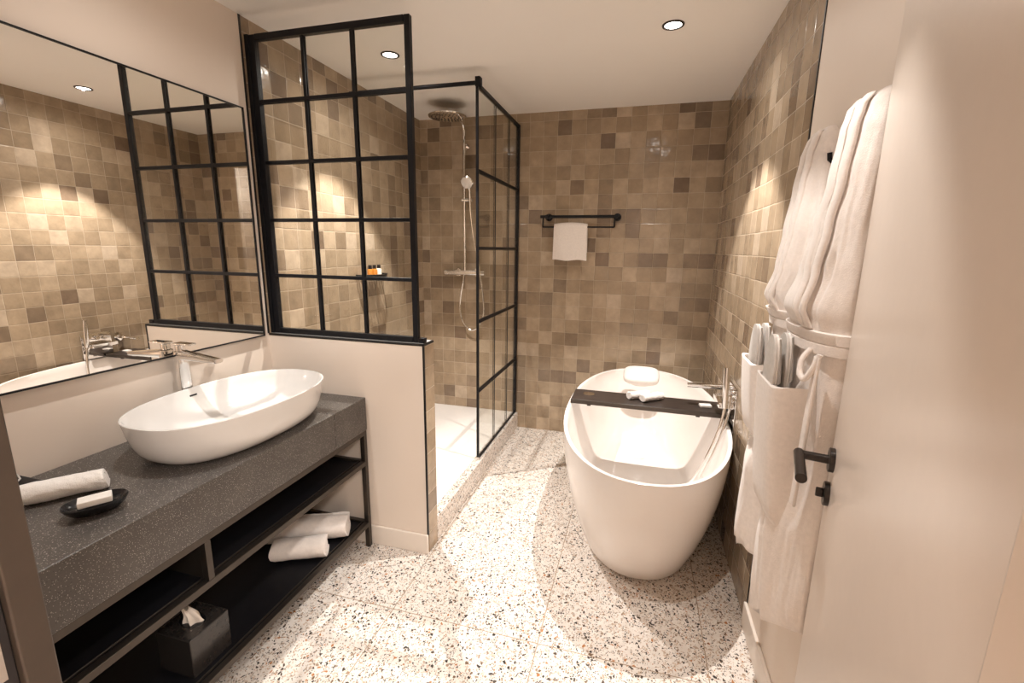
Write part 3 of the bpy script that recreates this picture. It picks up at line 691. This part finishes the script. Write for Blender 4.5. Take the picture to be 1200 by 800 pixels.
CREASE = {2: [((1.50, 1.20), (1.66, .95)), ((1.62, 1.75), (1.50, 1.30))],
          5: [((1.19, 1.19), (1.33, 1.00)), ((1.185, 1.17), (1.30, .83)), ((1.175, 1.16), (1.24, .72)), ((1.165, 1.16), (1.155, .80)), ((1.20, 1.74), (1.185, 1.30)), ((1.27, 1.60), (1.23, 1.30)), ((1.16, 1.45), (1.17, 1.29)), ((1.236, .82), (1.222, .40)), ((1.222, .80), (1.208, .40))]}
def crease(p, seed):
    d_ = 0
    for (ya, za), (yb, zb) in CREASE[int(seed)]:
        vy, vz = yb-ya, zb-za; L2 = vy*vy+vz*vz
        s_ = max(0, min(1, ((p.y-ya)*vy+(p.z-za)*vz)/L2))
        q = math.hypot(p.y-ya-vy*s_, p.z-za-vz*s_)
        fd = min(1, s_*5)*(1-s_*.5)
        d_ += fd*(.013*math.exp(-(q/.008)**2) - .0045*math.exp(-((q-.022)/.012)**2))
    return d_
def robe(hook, T, seed, belt_z, label, pocket, hem):
    t = THING('bathrobe', label, 'bathrobe', (hook[0], hook[1], hook[2]), 'bathrobes on the right wall')
    zs = sorted(set([hem+i*.012 for i in range(int((T[-1][0]-hem)/.012)+1)]+[T[-1][0]]))
    rings = []
    for z in zs:
        rings.append([p + Vector((0, 0, hemf(p, z, hem, seed))) for p in robe_ring(T, z, seed)])
    rings = [[Vector((min(XB, p.x+crease(p, seed)), p.y, p.z)) for p in rg] for rg in rings]
    OB('robe_body', MB().loft(rings), CLOTH, t, smooth=80)
    # belt: two wraps
    bz = [belt_z-.026, belt_z-.024, belt_z-.002, belt_z+.0, belt_z+.002, belt_z+.024, belt_z+.026]
    bo = [.004, .011, .012, .008, .012, .011, .004]
    OB('belt', MB().loft([robe_ring(T, z, seed, off=o_, amp=.25) for z, o_ in zip(bz, bo)]), CLOTH, t, smooth=60)
    # belt loop end hanging
    return t
def hemf(p, z, hem, seed):
    if z > hem+.3: return 0
    k_ = 1-(z-hem)/.3
    yc = 1.54 if seed < 4 else 1.26
    return k_*(.006*math.sin(p.y*24+seed)+.006*math.sin(p.y*55+p.x*40)-(p.y-yc)*(.20 if seed < 4 else .45)+.030*math.exp(-((p.y-yc+.035)/.018)**2))
def collar(t, T, seed, z_top, z_bot, a_top, a_bot, w=.030, th=.012):
    """shawl collar strip lying on the robe front"""
    n = 26; rings = []
    for i in range(n):
        s_ = i/(n-1); z = z_top+(z_bot-z_top)*s_; a = a_top+(a_bot-a_top)*s_
        y0, y1, xo, fa = interp(T, z); cy, wy, d_ = (y0+y1)/2, (y1-y0)/2, XB-xo
        rg = []
        ww = w*(1-.35*s_)
        for (du, dh) in ((-1, 0), (-.8, .8), (0, 1.15), (.8, .8), (1, 0), (.8, -.8), (-.8, -.8)):
            aa = a+du*ww/max(wy, .06)*.5
            c, q = sup(aa, 2.7); q = max(q, 0)
            e = .006+dh*th*.5
            rg.append(Vector((min(XB, XB-d_*q-e*q), cy-c*(wy+e*abs(c)), z)))
        rings.append(rg)
    OB('collar', MB().loft(rings), CLOTH, t, smooth=70)
def pocket(t, y0, y1, x_in, x_out, zb, zt, seed):
    rings = []
    n = 14
    for i in range(n):
        s_ = i/(n-1); z = zb+(zt-zb)*s_
        d_ = (x_in-x_out)*(.50+.50*s_**.4)
        cy, wy = (y0+y1)/2, (y1-y0)/2
        o_ = [Vector((x_in-d_*max(0, sup(a, 6.0)[1]), cy-wy*sup(a, 6.0)[0], z+.004*math.sin(a*3+seed)*s_)) for a in [PI*j/30 for j in range(31)]]
        i_ = [Vector((min(x_in, x_in-(d_-.007)*max(0, sup(a, 6.0)[1])), cy-(wy-.006)*sup(a, 6.0)[0], z)) for a in [PI*j/30 for j in range(31)]]
        rings.append(o_+i_[::-1])
    OB('pocket', MB().loft(rings), CLOTH, t, smooth=70)
def hook(x, y, z, label):
    t = THING('wall_hook', label, 'hook', (W, y, z), 'black hooks on the right wall')
    OB('back_plate', MB().box((W-.010, y-.016, z-.065), (W-.0005, y+.016, z+.055)), BLACK, t, bevel=.002)
    OB('peg', MB().tube([(W-.007, y, z+.002), (W-.022, y, z-.002), (W-.034, y, z+.008), (W-.036, y, z+.024)], .006, 12), BLACK, t)
# far robe (A) and near robe (B): rows are (height, near y, far y, front x, fold depth)
TA = [(.40, 1.445, 1.675, 2.095, .012), (.55, 1.445, 1.68, 2.080, .009), (.75, 1.445, 1.675, 2.085, .008), (.95, 1.445, 1.675, 2.124, .005), (1.18, 1.445, 1.675, 2.125, .004), (1.245, 1.45, 1.665, 2.122, .004),
      (1.275, 1.455, 1.675, 2.108, .004), (1.315, 1.455, 1.685, 2.086, .006), (1.40, 1.44, 1.665, 2.105, .007), (1.50, 1.435, 1.645, 2.118, .007), (1.62, 1.44, 1.62, 2.130, .006), (1.70, 1.44, 1.605, 2.138, .004), (1.755, 1.455, 1.585, 2.150, .002), (1.775, 1.475, 1.56, 2.165, .001)]
TB = [(.40, 1.115, 1.36, 2.090, .008), (.55, 1.115, 1.365, 2.075, .013), (.75, 1.115, 1.375, 2.078, .012), (.95, 1.115, 1.385, 2.102, .006), (1.18, 1.115, 1.40, 2.102, .005), (1.25, 1.115, 1.42, 2.100, .004),
      (1.27, 1.115, 1.425, 2.094, .004), (1.315, 1.115, 1.428, 2.074, .006), (1.40, 1.115, 1.405, 2.092, .009), (1.50, 1.115, 1.352, 2.102, .010), (1.60, 1.118, 1.300, 2.112, .008), (1.70, 1.122, 1.288, 2.122, .005), (1.745, 1.13, 1.285, 2.132, .003), (1.765, 1.14, 1.277, 2.145, .002), (1.776, 1.155, 1.262, 2.162, .001)]
ra = robe((W, 1.52, 1.74), TA, 2.1, 1.252, 'cream towelling bathrobe hanging on the wall nearer the bathtub', None, .475)
rbb = robe((W, 1.21, 1.74), TB, 5.3, 1.245, 'cream towelling bathrobe hanging on the wall nearer the open door', None, .455)
for t_, T_, sd_ in ((ra, TA, 2.1), (rbb, TB, 5.3)):
    collar(t_, T_, sd_, 1.768, 1.275, 1.35, 1.15)
    collar(t_, T_, sd_, 1.768, 1.275, 1.85, 1.30)
pocket(ra, 1.485, 1.665, 2.140, 2.052, .86, 1.108, 1.)
pocket(rbb, 1.175, 1.352, 2.118, 2.028, .76, 1.128, 2.)
# belt ends
OB('belt_loop', MB().tube(smooth_pts([(2.098, 1.172, 1.228), (2.082, 1.168, 1.205), (2.076, 1.155, 1.175), (2.080, 1.135, 1.165), (2.090, 1.125, 1.19), (2.100, 1.122, 1.225)], 6), .0065, 10), CLOTH, rbb, smooth=70)
OB('belt_end', MB().loft([[Vector((2.098-.02*(1.22-z)+dx, 1.128+dy, z)) for dx, dy in ((-.004, -.013), (-.004, .013), (.004, .013), (.004, -.013))] for z in (.86, .95, 1.08, 1.22)]), CLOTH, rbb, bevel=.003)

# slippers tucked into the robe pockets (flat, parallel to the wall)
def slipper(x, yc, z0, label, tilt=0.):
    t = THING('slipper', label, 'slipper', (x, yc, z0), 'slippers in the bathrobe pockets')
    def outline(k_, xx, wtop=.046, L=.235):
        P = []
        for j in range(40):
            a = 2*PI*j/40; c, s_ = sup(a, 2.35)
            ww = wtop*k_*(1-.12*(s_ < 0)*abs(s_))
            P.append(Vector((xx, yc+ww*c, z0+L/2+L/2*s_*(.98+.02*k_))))
        return P
    OB('sole', MB().loft([outline(.96, x), outline(1., x+.0015), outline(1., x+.0055), outline(.97, x+.007)]), SLIP, t, smooth=50)
    OB('insole', MB().loft([outline(.93, x+.0072), outline(.95, x+.010), outline(.90, x+.012)]), CLOTHW, t, smooth=50)
    up = MB(); rgs = []
    for i in range(8):
        s_ = i/7; z = z0+.235*(.50+.46*s_)
        hw = .046*math.sqrt(max(.02, 1-(max(0, (z-z0-.1175)/.1175))**2.35))
        rgs.append([Vector((x+.0122+.017*(1-abs(c)**2.2)*(1-.5*s_), yc+hw*c, z)) for c in [-1+2*j/14 for j in range(15)]] + [Vector((x+.0121, yc+hw*c*.98, z)) for c in [1-2*j/14 for j in range(15)]])
    OB('upper', up.loft(rgs), SLIP, t, smooth=60)
slipper(2.066, 1.560, .990, 'outer grey slipper in the pocket of the bathrobe nearer the bathtub')
slipper(2.096, 1.590, .990, 'inner grey slipper in the pocket of the bathrobe nearer the bathtub')
slipper(2.035, 1.250, 1.010, 'outer grey slipper in the pocket of the bathrobe nearer the open door')
slipper(2.068, 1.275, 1.012, 'inner grey slipper in the pocket of the bathrobe nearer the open door')
for y_, z_, lab in ((1.437, 1.675, 'black wall hook holding the bathrobe nearer the bathtub, seen between the two robes'), (1.21, 1.725, 'black wall hook holding the bathrobe nearer the open door')): hook(W, y_, z_, lab)

# ================================================================== WORLD, CAMERA, VIEW
w = bpy.data.worlds.new('World'); S.world = w; w.use_nodes = True
w.node_tree.nodes['Background'].inputs[0].default_value = (1., .9, .8, 1); w.node_tree.nodes['Background'].inputs[1].default_value = .3
F = 536.782; C = Vector((1.7066, 0, 1.4452)); yaw, pit, rol = .2666, .2007, .0133
f0 = Vector((-math.sin(yaw), math.cos(yaw), 0)); r0 = Vector((math.cos(yaw), math.sin(yaw), 0)); u0 = Vector((0, 0, 1))
f = f0*math.cos(pit)-u0*math.sin(pit); u = u0*math.cos(pit)+f0*math.sin(pit)
r = r0*math.cos(rol)+u*math.sin(rol); u2 = -r0*math.sin(rol)+u*math.cos(rol)
cd = bpy.data.cameras.new('camera'); cam = bpy.data.objects.new('camera', cd); COL.objects.link(cam)
M3 = Matrix((r, u2, -f)).transposed(); cam.matrix_world = Matrix.Translation(C) @ M3.to_4x4()
cd.sensor_fit = 'HORIZONTAL'; cd.sensor_width = 36; cd.lens = F/1200*36; cd.clip_start = .02
S.camera = cam
S.view_settings.view_transform = 'Standard'; S.view_settings.look = 'None'; S.view_settings.gamma = 1; S.view_settings.use_curve_mapping = False
S.view_settings.exposure = 0.72
S.cycles.max_bounces = 12; S.cycles.diffuse_bounces = 6; S.cycles.glossy_bounces = 6; S.cycles.transparent_max_bounces = 24
S.cycles.sample_clamp_indirect = 6; S.cycles.caustics_reflective = False; S.cycles.caustics_refractive = False
for o in bpy.data.objects:
    if '_b' in o: del o['_b']
